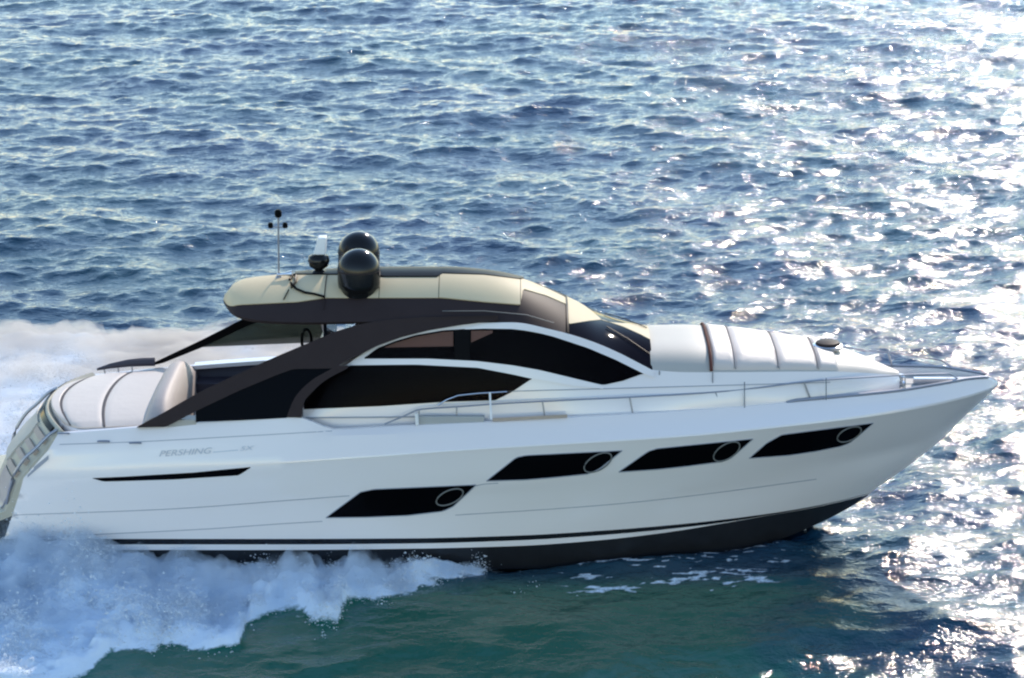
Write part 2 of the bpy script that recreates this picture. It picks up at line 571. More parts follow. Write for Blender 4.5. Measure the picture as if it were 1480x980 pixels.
# ------------------------------------------------------------------ cabin sides
T_PTS = [(436, 590, 1.5), (440, 588, 1.48), (470, 552, 1.42), (500, 528, 1.38), (530, 508, 1.34), (580, 485, 1.30), (640, 470, 1.275), (700, 466.5, 1.272), (740, 466, 1.272),
         (800, 477, 1.245), (850, 491.5, 1.165), (900, 512.5, 1.155), (942, 534.5, 1.30), (1000, 538, 1.362), (1060, 538, 1.322),
         (1150, 537, 1.072), (1200, 537, .922), (1250, 539, .602), (1280, 541, .342), (1300, 543, .122)]
tr_ = pchip([(a, b) for a, b, c in T_PTS]); tb_ = pchip([(a, c) for a, b, c in T_PTS])
bb_ = pchip([(436, 1.62), (900, 1.62), (1000, 1.58), (1060, 1.5), (1150, 1.28), (1200, 1.1), (1250, .8), (1280, .5), (1300, .25)])


def wall_bot(px):
    hb = bb_(px)
    X = at(px, 600, -hb).x
    P = Vector((X, -hb, deck_z(X) - .01))
    return P, proj(P)[1]


def wallpt(px, row, off=0.0):
    P, rb = wall_bot(px)
    ra = tr_(px)
    t = min(max((row - ra) / (rb - ra), -.2), 1.05)
    y = tb_(px) + (bb_(px) - tb_(px)) * t
    bulge = .05 * math.sin(max(0, min(1, t)) * math.pi)
    return at(px, row, -y - off - bulge)


for side in (1, -1):
    out, inn = [], []
    for i in range(121):
        px = 438 + (1300 - 438) * i / 120
        P, rb = wall_bot(px)
        a, b_ = tr_(px), rb
        r_ = [wallpt(px, a + (b_ - a) * j / 10) for j in range(11)]
        r2 = [wallpt(px, a + (b_ - a) * j / 10, -.05) for j in range(11)]
        for L_ in (r_, r2):
            for q in L_: q.y *= side
        out.append(r_); inn.append(r2)
    slab(out, inn).build('cabin_side', M['white'], yacht, sharp=45)

# windows of the cabin side
up_top = lin([(528, 517), (545, 504), (570, 494), (600, 485), (640, 478), (680, 475.5), (740, 475), (800, 486), (850, 502.5), (890, 519.5), (929, 539.5)])
up_bot = lin([(528, 518.5), (620, 519), (690, 522), (740, 528), (780, 535), (820, 545), (872, 556), (900, 550), (929, 539.5)])
lo_top = lin([(440, 574), (452, 560), (470, 547), (500, 530), (520, 526.5), (600, 526), (690, 530.5), (740, 540), (769, 546)])
lo_bot = lin([(440, 591), (550, 586.5), (640, 580.5), (716, 578), (740, 566), (769, 546.5)])
for side in (1, -1):
    for nm, tp, bt, a, b_ in (('cabin_window', up_top, up_bot, 528, 929), ('cabin_window', lo_top, lo_bot, 440, 769)):
        surf = lambda x, r, o, s=side: (lambda q: Vector((q.x, q.y * s, q.z)))(wallpt(x, r, o))
        w_ = sheet(surf, tp, bt, a, b_, 80, 6, .022, .008).build(nm, M['pane'], yacht, sharp=50)
        sheet(surf, lambda x, f=tp: f(x) - .6, lambda x, f=bt: f(x) + .6, a - 1, b_ + 1, 80, 6, .006, .03).build('window_lining', M['black'], w_, sharp=50)
        if tp is up_top:
            sheet(surf, lambda x: up_top(x) + 2, lambda x: min(up_bot(x), 503 - .02 * (x - 600)) - 1.5, 556, 655, 20, 4, .010, .003).build('curtain', M['curtain'], w_)
            sheet(surf, lambda x: up_top(x) + 2.5, lambda x: 495 - (x - 681) * .45, 681, 712, 10, 3, .010, .003).build('curtain', M['curtain'], w_)
# window division post (curtains above are added for brightness seen through the cabin)
sheet(wallpt, lambda x: up_top(x) + 1, lambda x: up_bot(x) - 1, 657, 679, 4, 4, .030, .012).build('window_post', M['black'], yacht)
# white spars framing the windows
spA_t = lin([(672, 474.5), (700, 468), (740, 466), (770, 470), (800, 477), (850, 491.5), (900, 512.5), (945, 536)])
spA_b = lin([(672, 476), (700, 475), (740, 475.5), (770, 479), (800, 486.5), (850, 503), (890, 520), (930, 540), (945, 546)])
sheet(wallpt, spA_t, spA_b, 672, 945, 50, 3, .035, .04).build('window_spar', M['white'], yacht)
spB_t = lin([(508, 523), (525, 518.5), (620, 518.5), (690, 522), (740, 528), (780, 535), (830, 547), (872, 557)])
spB_b = lin([(508, 528), (600, 527), (690, 531.5), (740, 541), (769, 547.5), (830, 558), (872, 562)])
sheet(wallpt, spB_t, spB_b, 508, 872, 50, 3, .03, .035).build('window_spar', M['white'], yacht)
# shelf moulding below the lower window and a long grey strip painting in the side's shade line
sheet(wallpt, lin([(436, 603), (560, 602), (700, 600)]), lin([(436, 605), (560, 604), (700, 602)]), 440, 700, 20, 1, .02, .03).build('side_ledge', M['groove'], yacht)
sheet(wallpt, lin([(735, 565), (950, 559), (1200, 552)]), lin([(735, 566.3), (950, 560.3), (1200, 553.2)]), 735, 1200, 30, 1, .01, .03).build('side_shade_line', M['groove'], yacht)

# ------------------------------------------------------------------ the arch
def archpt(px, row, off=0.0):
    t = min(max((row - 462) / (612 - 462), 0.0), 1.0)
    return at(px, row, -(1.30 + (1.93 - 1.30) * t ** .9) - off)


U = pchip([(198, 617), (235, 597), (290, 566), (345, 540), (400, 515), (450, 494), (490, 477.5), (540, 465), (600, 459), (720, 456)])
Lb = lin([(198, 618), (240, 617), (290, 591), (345, 565), (400, 542), (424, 533.5), (483, 532.5), (500, 522), (520, 512), (545, 500), (580, 487.5), (620, 477.5), (665, 470), (720, 463)])
for side in (1,):
    sheet(archpt, U, Lb, 198, 720, 110, 4, .02, .10).build('arch', M['arch'], yacht, sharp=40)
    # shorter front leg
    legL = pchip([(532, 481), (550, 450), (575, 426), (603, 414)])      # row -> left px
    legR = pchip([(532, 503), (550, 470), (567, 451), (580, 440), (603, 436)])
    out, inn = [], []
    for i in range(21):
        r_ = 528 + (603 - 528) * i / 20
        a, b_ = legL(r_), legR(r_)
        out.append([archpt(a + (b_ - a) * j / 4, r_, .022) for j in range(5)])
        inn.append([archpt(a + (b_ - a) * j / 4, r_, -.08) for j in range(5)])
    slab(out, inn).build('arch_leg', M['arch'], yacht, sharp=40)
    gt = lin([(283, 594), (345, 564), (400, 541), (424, 533), (483, 532)])
    gb = lin([(283, 610), (350, 607.5), (416, 604), (430, 575), (452, 552), (483, 533)])
    sheet(archpt, gt, gb, 283, 481, 50, 4, -.01, .02).build('arch_glass', M['glass'], yacht, sharp=50)
# far arch: thinner to the eye, seen from inside, with smoked glass under it
def farpt(px, row, off=0.0):
    t = min(max((row - 440) / (525 - 440), -.1), 1.05)
    return at(px, row, (1.28 + (1.90 - 1.28) * t) + off)


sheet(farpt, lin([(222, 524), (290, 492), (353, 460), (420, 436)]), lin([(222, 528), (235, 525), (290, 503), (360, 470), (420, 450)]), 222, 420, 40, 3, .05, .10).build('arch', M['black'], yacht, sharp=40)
sheet(farpt, lin([(285, 499), (360, 465), (420, 446), (480, 446)]), lin([(285, 502), (480, 494)]), 285, 480, 30, 3, .0, .012).build('arch_glass', M['smoked'], yacht, sharp=50)

# cabin bulkhead closing the saloon aft, dark glass doors
X_bh = at(468, 540, -1.3).x
mb = MB()
zs = deck_z(X_bh)
rows = []
for j in range(13):
    v = -1 + 2 * j / 12
    topp = secpt(RT, X_bh, v * .98, -.06)
    rows.append([Vector((X_bh, v * 1.5 * (1 if k == 0 else 1) if k == 0 else topp.y, zs - .5 if k == 0 else topp.z)) for k in (0, 1)])
inn = [[q + Vector((.06, 0, 0)) for q in r_] for r_ in rows]
slab(rows, inn).build('saloon_door', M['glass'], yacht, sharp=50)
# helm seat silhouette and wheel seen under the roof
mb = MB()
c = at(443, 492, .2)
ring = [c + Vector((.14 * math.cos(a) * .6, .0, .20 * math.sin(a))) for a in np.linspace(0, 2 * math.pi, 25)]
mb.tube(ring, .028, 8)
mb.build('speaker_ring', M['black'], yacht)
mb = MB(); mb.tube([at(466, 462, .3), at(470, 480, .3), at(462, 500, .3)], [.05, .035, .05], 8); mb.build('roof_stay', M['steel'], yacht)

# ------------------------------------------------------------------ cockpit
Zc = sheer_at(-7.3)[1]
def pxx(px, Y, row=600): return at(px, row, Y).x
# sole
x_a, x_b = pxx(225, -1.5), X_bh
zsole = sheer_at(-5)[1] - .62
MB().box((x_a - .3, -1.86, zsole - .05), (x_b, 1.86, zsole)).build('cockpit_sole', M['teak'], yacht)
# side linings of the cockpit (dark upholstery), near and far
for side in (-1, 1):
    out = []; inn = []
    for i in range(20):
        X = x_a + (x_b - x_a) * i / 19
        hb, z = sheer_at(X)
        out.append([Vector((X, side * (hb - .12 - k[0]), k[1])) for k in ((0, z - .02), (.05, z - .06), (.10, z - .30), (.12, zsole + .4), (.45, zsole + .36), (.48, zsole))])
        inn.append([Vector((X, side * (hb - .10), k)) for k in (z - .02, z - .08, z - .3, zsole + .4, zsole + .36, zsole)])
    slab(out, inn).build('cockpit_sofa', M['sofa'], yacht, sharp=45)
# white far gunwale cap catches the sun
out = []; inn = []
for i in range(24):
    X = pxx(282, 1.9, 500) + (X_bh - pxx(282, 1.9, 500)) * i / 23
    hb, z = sheer_at(X)
    out.append([Vector((X, hb - .02, z + .05)), Vector((X, hb - .26, z + .05)), Vector((X, hb - .26, z - .02))])
    inn.append([Vector((X, hb - .02, z + .0)), Vector((X, hb - .24, z + .0)), Vector((X, hb - .24, z - .03))])
slab(out, inn).build('side_coaming', M['white'], yacht, sharp=40)

# aft sunpad: domed, three cushions
SP0, SP1 = pxx(86, -1.7, 615), pxx(212, -1.7, 612)
def padpt(X, v, off=0.0):
    hw = 1.66 - .35 * max(0, (SP0 + .45 - X) / .45) ** 2
    near = at(150, 617.5, -1.7)
    slope = (at(200, 614.5, -1.7).z - at(100, 619, -1.7).z) / (pxx(200, -1.7) - pxx(100, -1.7))
    z = near.z + slope * (X - near.x) + .08 * (1 - abs(v) ** 3)
    bow = .40 * (1 - v * v) * max(0, 1 - (X - SP0) / (SP1 - SP0) * 1.1)
    return Vector((X - bow, v * hw, z + off))


def cushion(surf, x0, x1, v0, v1, th, nx=12, nv=30, name='cushion', m=None, parent=None):
    out, inn = [], []
    for i in range(nx + 1):
        s = i / nx
        ex = min(1, min(s, 1 - s) / .06); ex = math.sqrt(max(0, 1 - (1 - ex) ** 2))
        out.append([])
        inn.append([])
        for j in range(nv + 1):
            t = j / nv
            ey = min(1, min(t, 1 - t) / .05); ey = math.sqrt(max(0, 1 - (1 - ey) ** 2))
            X = x0 + (x1 - x0) * s
            v = v0 + (v1 - v0) * t
            out[-1].append(surf(X, v, th * min(ex, ey)))
            inn[-1].append(surf(X, v, -.02))
    return slab(out, inn).build(name, m or M['cushion'], parent or yacht, sharp=60)


base = MB()
rows = [[padpt(SP0 + (SP1 - SP0) * i / 10, -1.04 + 2.08 * j / 20, -.03) for j in range(21)] for i in range(11)]
inn = [[q - Vector((0, 0, .25)) for q in r_] for r_ in rows]
slab(rows, inn).build('sunpad_base', M['white'], yacht, sharp=50)
L_ = SP1 - SP0
for a, b_ in ((.0, .09), (.105, .50), (.515, .99)):
    cushion(padpt, SP0 + L_ * a, SP0 + L_ * b_, -1, 1, .022, name='sunpad_cushion')
for a in (.097, .507):
    out = [[padpt(SP0 + L_ * a + d, -1 + 2 * j / 30, .012) for j in range(31)] for d in (-.02, .02)]
    inn = [[q - Vector((0, 0, .02)) for q in r_] for r_ in out]
    slab(out, inn).build('sunpad_piping', M['seam_dark'], yacht)
# transverse backrest between sunpad and cockpit
prof = [(206, 0.0), (210, .14), (220, .28), (230, .31), (238, .28), (252, .0), (256, -.45)]
out, inn = [], []
for j in range(25):
    v = -1 + 2 * j / 24
    e = 1 - abs(v) ** 5 * .55
    r_ = []
    for px, h in prof:
        X = pxx(px, -1.6, 605)
        q = padpt(X, v * .98, 0)
        r_.append(Vector((X, v * 1.64, q.z - .02 + (h * e if h > 0 else h))))
    out.append(r_)
    inn.append([Vector((q.x + .01, q.y, zsole if k > 3 else padpt(q.x, 0, -.12).z)) for k, q in enumerate(r_)])
slab(out, inn).build('backrest', M['backrest'], yacht, sharp=50)
# far side rail of the sunpad
mb = MB()
fp = [at(140, 534, 1.75), at(160, 529, 1.80), at(185, 525, 1.82), at(205, 523.5, 1.84), at(224, 523, 1.86)]
mb.tube(fp, [.02, .05, .07, .08, .08], 8)
mb.build('side_rail', M['sofa'], yacht)
for px in (150, 170, 190):
    MB().tube([at(px, 529 - (px - 150) * .08, 1.80), at(px + 2, 540, 1.78)], .015, 6).build('rail_post', M['steel'], yacht)
# beige locker by the arch foot
mb = MB()
a = at(243, 617, -1.84); b_ = at(284, 606, -1.84)
mb.box((a.x, -1.88, a.z - .1), (b_.x, -1.6, b_.z + .0))
bevel(mb.build('gunwale_locker', M['cream'], yacht, smooth=False), .01)

# ------------------------------------------------------------------ sloping transom with swim platform
TP = [(88, 620, 1.74), (78, 632, 1.78), (62, 655, 1.84), (45, 672, 1.88), (28, 694, 1.88), (16, 722, 1.86), (8, 738, 1.84), (-12, 746, 1.8), (-70, 748, 1.7)]
cr = pchip([(-70, 748), (-12, 746), (8, 738), (16, 722), (28, 694), (45, 672), (62, 655), (78, 632), (88, 620)])
out, inn = [], []
for (px, row, hb) in TP:
    P = at(px, row, -hb)
    r_ = [Vector((P.x - .48 * (1 - (j / 10 - 1) ** 2), hb * (-1 + 2 * j / 20), P.z + (.04 if row < 730 else 0) * (1 - abs(-1 + j / 10) ** 4))) for j in range(21)]
    out.append(r_)
    inn.append([q + Vector((.10, 0, -.10)) for q in r_])
slab(out, inn).build('transom', M['transom'], yacht, sharp=35)
# transom details laid on the sloping surface
def trpt(k, v, off):
    a = min(int(k), len(TP) - 2); f = k - a
    px, row, hb = (TP[a][q] + (TP[a + 1][q] - TP[a][q]) * f for q in range(3))
    P = at(px, row, -hb)
    return Vector((P.x - .48 * (1 - v * v) - off * .8, hb * v, P.z + (.04 if row < 730 else 0) * (1 - abs(v) ** 4) + off * .6))


def trpanel(name, k0, k1, v0, v1, m, off=.03):
    rows = [[trpt(k0 + (k1 - k0) * a / 8, v0 + (v1 - v0) * b / 16, off) for b in range(17)] for a in range(9)]
    inn = [[trpt(k0 + (k1 - k0) * a / 8, v0 + (v1 - v0) * b / 16, -.02) for b in range(17)] for a in range(9)]
    return slab(rows, inn).build(name, m, yacht, sharp=40)


trpanel('transom_recess', 4.2, 6.1, -.93, -.52, M['dsteel'])
trpanel('transom_recess', 4.2, 6.1, .52, .93, M['dsteel'])
trpanel('garage_door', 1.2, 4.0, -.50, .50, M['cream'], .035)
trpanel('transom_glass', .35, .9, -.9, .9, M['glass'], .03)
for k in (1.3, 2.1, 2.9, 3.7):
    for v in (-.93, .58):
        trpanel('transom_step', k, k + .35, v, v + .35, M['teak'], .05)
mb = MB()
mb.tube([trpt(.3 + 5.2 * q / 16, -.97, .12 * math.sin(math.pi * q / 16) + .01) for q in range(17)], .028, 8)
mb.build('transom_rail', M['dsteel'], yacht)
mb = MB()
mb.tube([trpt(.1 + 5.5 * q / 16, .35, .14 * math.sin(math.pi * q / 16) + .01) for q in range(17)], .03, 8)
mb.build('transom_rail', M['dsteel'], yacht)
# quarter trim on the hull side
sheet(hullpt, lin([(40, 682), (70, 658)]), lin([(40, 690), (70, 664)]), 40, 70, 6, 2, .012, .02).build('quarter_trim', M['groove'], yacht)
# cleats
for px, row in ((150, 638), (196, 640), (92, 626)):
    mb = MB()
    c = hullpt(px, row, .02)
    mb.tube([c + Vector((-.10, -.01, .0)), c + Vector((-.05, -.03, .01)), c + Vector((.05, -.03, .01)), c + Vector((.10, -.01, 0))], .016, 6)
    mb.build('cleat', M['dsteel'], yacht)

# ------------------------------------------------------------------ hull windows, vent, seams, writing
HW = [
    ([(471, 748), (521, 711), (540, 707), (688, 700.5)], [(471, 748.3), (530, 747.5), (589, 745), (640, 739), (655, 732), (688, 701)], (650, 718, 18, 12)),
    ([(703, 695), (746, 661), (760, 658), (899, 651)], [(703, 695.3), (760, 693.5), (802, 690), (850, 685), (866, 678), (899, 651.5)], (864, 668, 18, 14)),
    ([(894, 682), (937, 652), (950, 648), (1088, 634)], [(894, 682.3), (950, 678.5), (991, 674), (1045, 667), (1060, 659), (1088, 634.5)], (1050, 652, 17, 14)),
    ([(1083, 662), (1108, 640), (1130, 628), (1262, 611)], [(1083, 662.3), (1140, 658), (1180, 652), (1215, 645), (1228, 640), (1262, 611.5)], (1227, 627, 16, 11)),
]
for (tp, bt, (cx, cy, ra, rb)) in HW:
    w = sheet(hullpt, lin(tp), lin(bt), tp[0][0], tp[-1][0], 60, 5, .006, .02).build('hull_window', M['glass'], yacht, sharp=50)
    fr = MB()
    loop = [(x, lin(tp)(x)) for x in np.linspace(tp[0][0], tp[-1][0], 40)] + [(x, lin(bt)(x)) for x in np.linspace(tp[-1][0], tp[0][0], 40)]
    fr.tube([hullpt(x, y, .004) for x, y in loop], .009, 6)
    fr.build('window_frame', M['groove'], w)
    mb = MB()
    pts = []
    for k in range(33):
        a = 2 * math.pi * k / 32
        x_, y_ = math.cos(a), math.sin(a)
        pts.append(hullpt(cx + ra * x_ + .60 * rb * y_, cy - rb * y_ - .12 * ra * x_, .014))
    mb.tube(pts, .013, 6)
    mb.build('porthole', M['ring'], w)
vt_ = lin([(134, 691), (180, 689), (280, 683), (362, 675)]); vb_ = lin([(134, 691.5), (150, 696), (250, 693), (345, 687), (362, 676)])
sheet(hullpt, vt_, vb_, 134, 362, 50, 3, .005, .02).build('hull_vent', M['glass'], yacht)
for name_, pts in (('hull_seam', [(86, 642), (200, 638), (330, 631), (480, 622.5)]),
                   ('hull_seam', [(20, 744), (250, 735), (400, 724), (505, 716)]),
                   ('hull_seam', [(20, 778), (139, 772), (300, 764), (400, 757), (466, 753)]),
                   ('hull_seam', [(658, 744), (800, 735), (900, 727), (1000, 716), (1100, 703), (1180, 692)]),
                   ('hull_seam', [(686, 702), (701, 699), (720, 698)])):
    t0 = pchip(pts)
    sheet(hullpt, t0, lambda x, f=t0: f(x) + 1.0, pts[0][0], pts[-1][0], 40, 1, .003, .01).build(name_, M['groove'], yacht)
sheet(hullpt, lambda x: HR['knuckle'](x) - .9, lambda x: HR['knuckle'](x) + .9, 366, 1430, 80, 1, .012, .03).build('rub_rail', M['white'], yacht)


def hull_text(txt, px0, px1, row0, row1, m, size):
    fc = bpy.data.curves.new('hull_lettering', 'FONT')
    fc.body = txt; fc.size = 1; fc.extrude = 0.002; fc.shear = 0.35
    o = bpy.data.objects.new('hull_lettering', fc)
    col.objects.link(o)
    fc.materials.append(m)
    a = hullpt(px0, row0, .012); b_ = hullpt(px1, row1, .012)
    up = (hullpt(px0, row0 - 10, .012) - a)
    ex = (b_ - a).normalized(); ez = ex.cross(up).normalized(); ey = ez.cross(ex)
    bpy.context.view_layer.update()
    wd = o.dimensions.x
    s = (b_ - a).length / wd
    mt = Matrix((ex * s, ey * size, ez)).transposed().to_4x4()
    mt.translation = a
    me = bpy.data.meshes.new_from_object(o)
    bpy.data.objects.remove(o)
    o = bpy.data.objects.new('hull_lettering', me); col.objects.link(o)
    o.matrix_world = mt
    o.parent = yacht
    return o


hull_text('PERSHING', 229, 306, 660, 655, M['letter'], .14)
hull_text('5X', 346, 367, 651.5, 650, M['letter_pale'], .10)
sheet(hullpt, lin([(308, 653), (344, 650)]), lin([(308, 654.2), (344, 651.2)]), 308, 344, 6, 1, .004, .008).build('hull_lettering', M['letter_pale'], yacht)

# ------------------------------------------------------------------ foredeck sunpad, hatch, deck gear
def tpad(X, v, off=0.0): return secpt(TT, X, v, .0) + Vector((0, 0, off))
fx = [xof(TT, p, -.9) for p in (1030, 1063, 1126, 1183, 1212)]
for a, b_ in zip(fx[:-1], fx[1:]):
    v1 = .97 if b_ < fx[4] - .01 else .97
    cushion(tpad, a + .005, b_ - .005, -.97, v1, .034, 10, 24, name='foredeck_cushion')
for a in fx[1:-1]:
    out = [[tpad(a + d, -.96 + 1.92 * j / 24, .035) for j in range(25)] for d in (-.008, .008)]
    inn = [[q - Vector((0, 0, .03)) for q in r_] for r_ in out]
    slab(out, inn).build('cushion_piping', M['seam'], yacht)
mb = MB()
mb.tube([tpad(fx[0] - .03, -1 + 2 * j / 24, .03) for j in range(25)], .028, 8)
mb.build('cushion_bolster', M['brown'], yacht)
# hatch, forward of centre
mb = MB()
c = secpt(TT, xof(TT, 1197, 0), .10, .10)
for k in range(1):
    mb.lathe(c, [(.20, -.06), (.22, -.01), (.20, .02), (.12, .035)], 28)
h_ = mb.build('deck_hatch', M['arch'], yacht)
mb = MB(); mb.lathe(c, [(.25, -.09), (.26, -.03), (.23, -.02)], 28); mb.build('hatch_rim', M['steel'], h_)
# windlass and bow roller
Xw = pxx(1300, 0, 540)
mb = MB()
mb.lathe((Xw, 0, deck_z(Xw)), [(.12, 0), (.12, .06), (.07, .09), (.06, .14), (.10, .17), (.09, .19)], 20)
mb.build('windlass', M['steel'], yacht)
mb = MB()
mb.box((Xw + .25, -.06, deck_z(Xw) + .02), (8.2, .06, deck_z(8) + .07))
bevel(mb.build('anchor_roller', M['steel'], yacht, smooth=False), .01)
for s in (-1, 1):
    mb = MB(); z = deck_z(6.6) + .03
    mb.tube([(6.45, s * .85, z + .05), (6.52, s * .82, z + .06), (6.75, s * .76, z + .06), (6.82, s * .74, z + .05)], .018, 6)
    mb.tube([(6.55, s * .82, z - .02), (6.55, s * .82, z + .06)], .02, 6); mb.tube([(6.72, s * .77, z - .02), (6.72, s * .77, z + .06)], .02, 6)
    mb.build('cleat', M['steel'], yacht)

# toe rail: dark metal strip on the bow bulwark
def toe(px, d, off):
    q = at(px, HR['sheer'](px), -HB['sheer'](px))
    return q + Vector((0, .03, off)) + Vector((0, d, 0))
for s in (1, -1):
    mb = MB()
    pts = []
    for px in np.linspace(1137, 1428, 40):
        q = toe(px, 0, .03 if px > 1150 else .03 * (px - 1137) / 13)
        q.y *= s; pts.append(q)
    mb.tube(pts, .026, 8)
    mb.build('toe_rail', M['dsteel'], yacht)

# ------------------------------------------------------------------ guard rails, starboard as seen and port alike
RAILT = pchip([(556, 613), (585, 601), (606, 592), (660, 588), (730, 583), (850, 577), (910, 574), (1030, 567), (1100, 560), (1150, 553.5), (1200, 548.5), (1250, 545.5), (1330, 541), (1372, 540)])
RB = lambda px: HB['sheer'](px) - .05
for s in (1, -1):
    mb = MB(); pts = []
    for px in list(np.linspace(556, 1372, 90)):
        inn_ = .05 if px > 600 else .05 * (px - 556) / 44
        q = at(px, RAILT(px), -(RB(px) - inn_ * .8)); q.y *= s; pts.append(q)
    e = at(1392, 552, -(HB['sheer'](1392) - .03)); e.y *= s; pts.append(e)
    mb.tube(pts, .014, 8)
    mb.build('guard_rail', M['dsteel'], yacht)
    for ptop, pbot in ((606, 602), (660, 660), (784, 788), (910, 915), (1034, 1043), (1162, 1173), (1300, 1308)):
        a = at(ptop, RAILT(ptop), -(RB(ptop) - .04)); b_ = at(pbot, HR['sheer'](pbot) + 1, -RB(pbot))
        a.y *= s; b_.y *= s
        m2 = MB(); m2.tube([a, b_], .013, 8); m2.lathe(b_ - Vector((0, 0, .0)), [(.03, -.01), (.03, .015)], 10)
        m2.build('stanchion', M['dsteel'], yacht)
# hand rail by the side door and its post
mb = MB()
mb.tube([wallpt(632, 586, .06), wallpt(645, 578, .10), wallpt(662, 571.5, .12), wallpt(690, 568.5, .12), wallpt(733, 566, .08)], .014, 8)
mb.build('hand_rail', M['steel'], yacht)
mb = MB(); mb.tube([wallpt(708, 567.5, .12), at(710, 607, -1.88)], .018, 8); mb.build('stanchion', M['whiteplastic'], yacht)
mb = MB(); mb.tube([at(602, 597, -1.85), at(603, 614, -1.85)], .03, 8); mb.build('stanchion', M['whiteplastic'], yacht)
for px, r0, r1, y in ((953, 536, 599, -1.35), (1030, 537, 593, -1.42), (1076, 552, 590, -1.5), (1194, 546, 578, -1.25), (1308, 546, 562, -.95)):
    mb = MB(); mb.tube([at(px, r0, y), at(px, r1, y)], .010, 6); mb.build('stanchion', M['dsteel'] if px == 1030 else M['steel'], yacht)
# side-deck locker grille and step
mb = MB(); mb.box((at(604, 606, -1.8).x, -1.80, at(604, 612, -1.8).z - .02), (at(700, 606, -1.8).x, -1.72, at(700, 602, -1.8).z))
bevel(mb.build('side_step', M['deck'], yacht, smooth=False), .01)
sheet(lambda x, r, o: at(x, r, -1.83 - o), lambda x: 604.5 - (x - 710) * .05, lambda x: 609.5 - (x - 710) * .05, 712, 820, 10, 1, 0, .02).build('side_deck_teak', M['teak'], yacht)

# ------------------------------------------------------------------ on the roof: domes, radar, mast, horn
def on_roof(px, v):
    return secpt(RT, xof(RT, px, v), v, .0)
for v, ptop in ((-.50, 358), (.42, 333)):
    b_ = on_roof(519, v)
    # height so that the top shows at its row
    r = .365
    lo, hi = .2, 2.0
    for _ in range(30):
        h = (lo + hi) / 2
        if proj((b_.x, b_.y + r * .25, b_.z + h))[1] < ptop: hi = h
        else: lo = h
    body = h - .15 - r
    prof = [(r * .80, -.12), (r * .84, -.02), (r * .97, .02), (r, .10), (r, h - r)]
    for k in range(1, 11):
        a = k / 10 * math.pi / 2
        prof.append((max(r * math.cos(a), .004), h - r + r * math.sin(a)))
    d = MB().lathe(b_, prof, 40).build('satellite_dome', M['dome'], yacht, sharp=50)
    MB().lathe(b_ + Vector((0, 0, h - r - .01)), [(r + .002, 0), (r + .006, .01), (r + .002, .02)], 40).build('dome_rim', M['arch'], d)
# radar pedestal and white scanner seen end on
b_ = on_roof(461, .05)
pd = MB().lathe(b_ - Vector((0, 0, .03)), [(.13, 0), (.13, .06), (.07, .10), (.16, .16), (.19, .26), (.17, .34), (.08, .38), (.05, .42)], 24).build('radar_pedestal', M['dome'], yacht, sharp=60)
mb = MB()
t = proj(b_)[1]
zt = at(463, 341, b_.y).z; zb = at(461, 362, b_.y).z
cx_ = b_.x
mb.add([(cx_ - .09, b_.y - .55, zb - .06), (cx_ + .12, b_.y - .55, zb - .06), (cx_ + .14, b_.y - .35, zt - .02), (cx_ - .00, b_.y - .35, zt - .02),
        (cx_ - .09, b_.y + 1.3, zb - .06), (cx_ + .12, b_.y + 1.3, zb - .06), (cx_ + .14, b_.y + 1.0, zt - .02), (cx_ - .00, b_.y + 1.0, zt - .02)],
       [(0, 1, 2, 3), (4, 7, 6, 5), (0, 4, 5, 1), (1, 5, 6, 2), (2, 6, 7, 3), (3, 7, 4, 0)])
for q in mb.v:
    q.y = b_.y + (q.y - b_.y) * .18
bevel(mb.build('radar_scanner', M['whiteplastic'], yacht, smooth=False), .02, 3)
# light mast
b_ = on_roof(403, 0.0)
mt_ = at(402, 306, b_.y)
ms = MB()
ms.tube([b_ - Vector((0, 0, .03)), Vector((mt_.x, b_.y, mt_.z))], .016, 8)
ms.tube([(mt_.x - .13, b_.y, at(402, 328, b_.y).z), (mt_.x + .13, b_.y, at(402, 328, b_.y).z)], .012, 6)
ms.lathe(b_ - Vector((0, 0, .02)), [(.07, 0), (.06, .04), (.03, .08)], 14)
mast = ms.build('light_mast', M['dsteel'], yacht)
for px, row, s_ in ((402, 309, 1.1), (391, 326, .8), (412, 326, .8)):
    q = at(px, row, b_.y)
    MB().lathe(q - Vector((0, 0, .06 * s_)), [(.03 * s_, 0), (.055 * s_, .02 * s_), (.055 * s_, .10 * s_), (.03 * s_, .13 * s_)], 12).build('mast_light', M['black'], mast)
# horn and searchlight on the roof edge
mb = MB()
q = secpt(RT, xof(RT, 409, -.1), -.1, .04)
mb.tube([q + Vector((-.1, 0, .05)), q + Vector((.05, 0, .06)), q + Vector((.16, 0, .07))], [.025, .03, .06], 10)
mb.build('horn', M['steel'], yacht)
mb = MB()
pts = [(416, 408), (419, 401), (424, 402), (425, 412), (420, 419), (418, 412), (428, 421), (441, 426), (455, 428), (470, 432)]
def rp(px, row):
    X = xof(RT, px, -.6); v = vrow(RT, X, lambda a: row)
    return secpt(RT, X, v, .05)
mb.tube([rp(a, b) for a, b in pts], .022, 8)
mb.tube([rp(417, 422), rp(411, 436)], .012, 6)
mb.build('aerial_bracket', M['black'], yacht)
# roof seams and a small grab rail
mb = MB()
mb.tube([secpt(RT, xof(RT, 470, -.5), -.85 + .8 * k / 10, .022) for k in range(11)], .008, 6)
mb.build('roof_seam', M['arch'], yacht)
mb = MB()
mb.tube([rp(640, 452) , rp(700, 452), rp(760, 458), rp(800, 470)], .008, 6)
mb.build('roof_moulding', M['ring'], yacht)

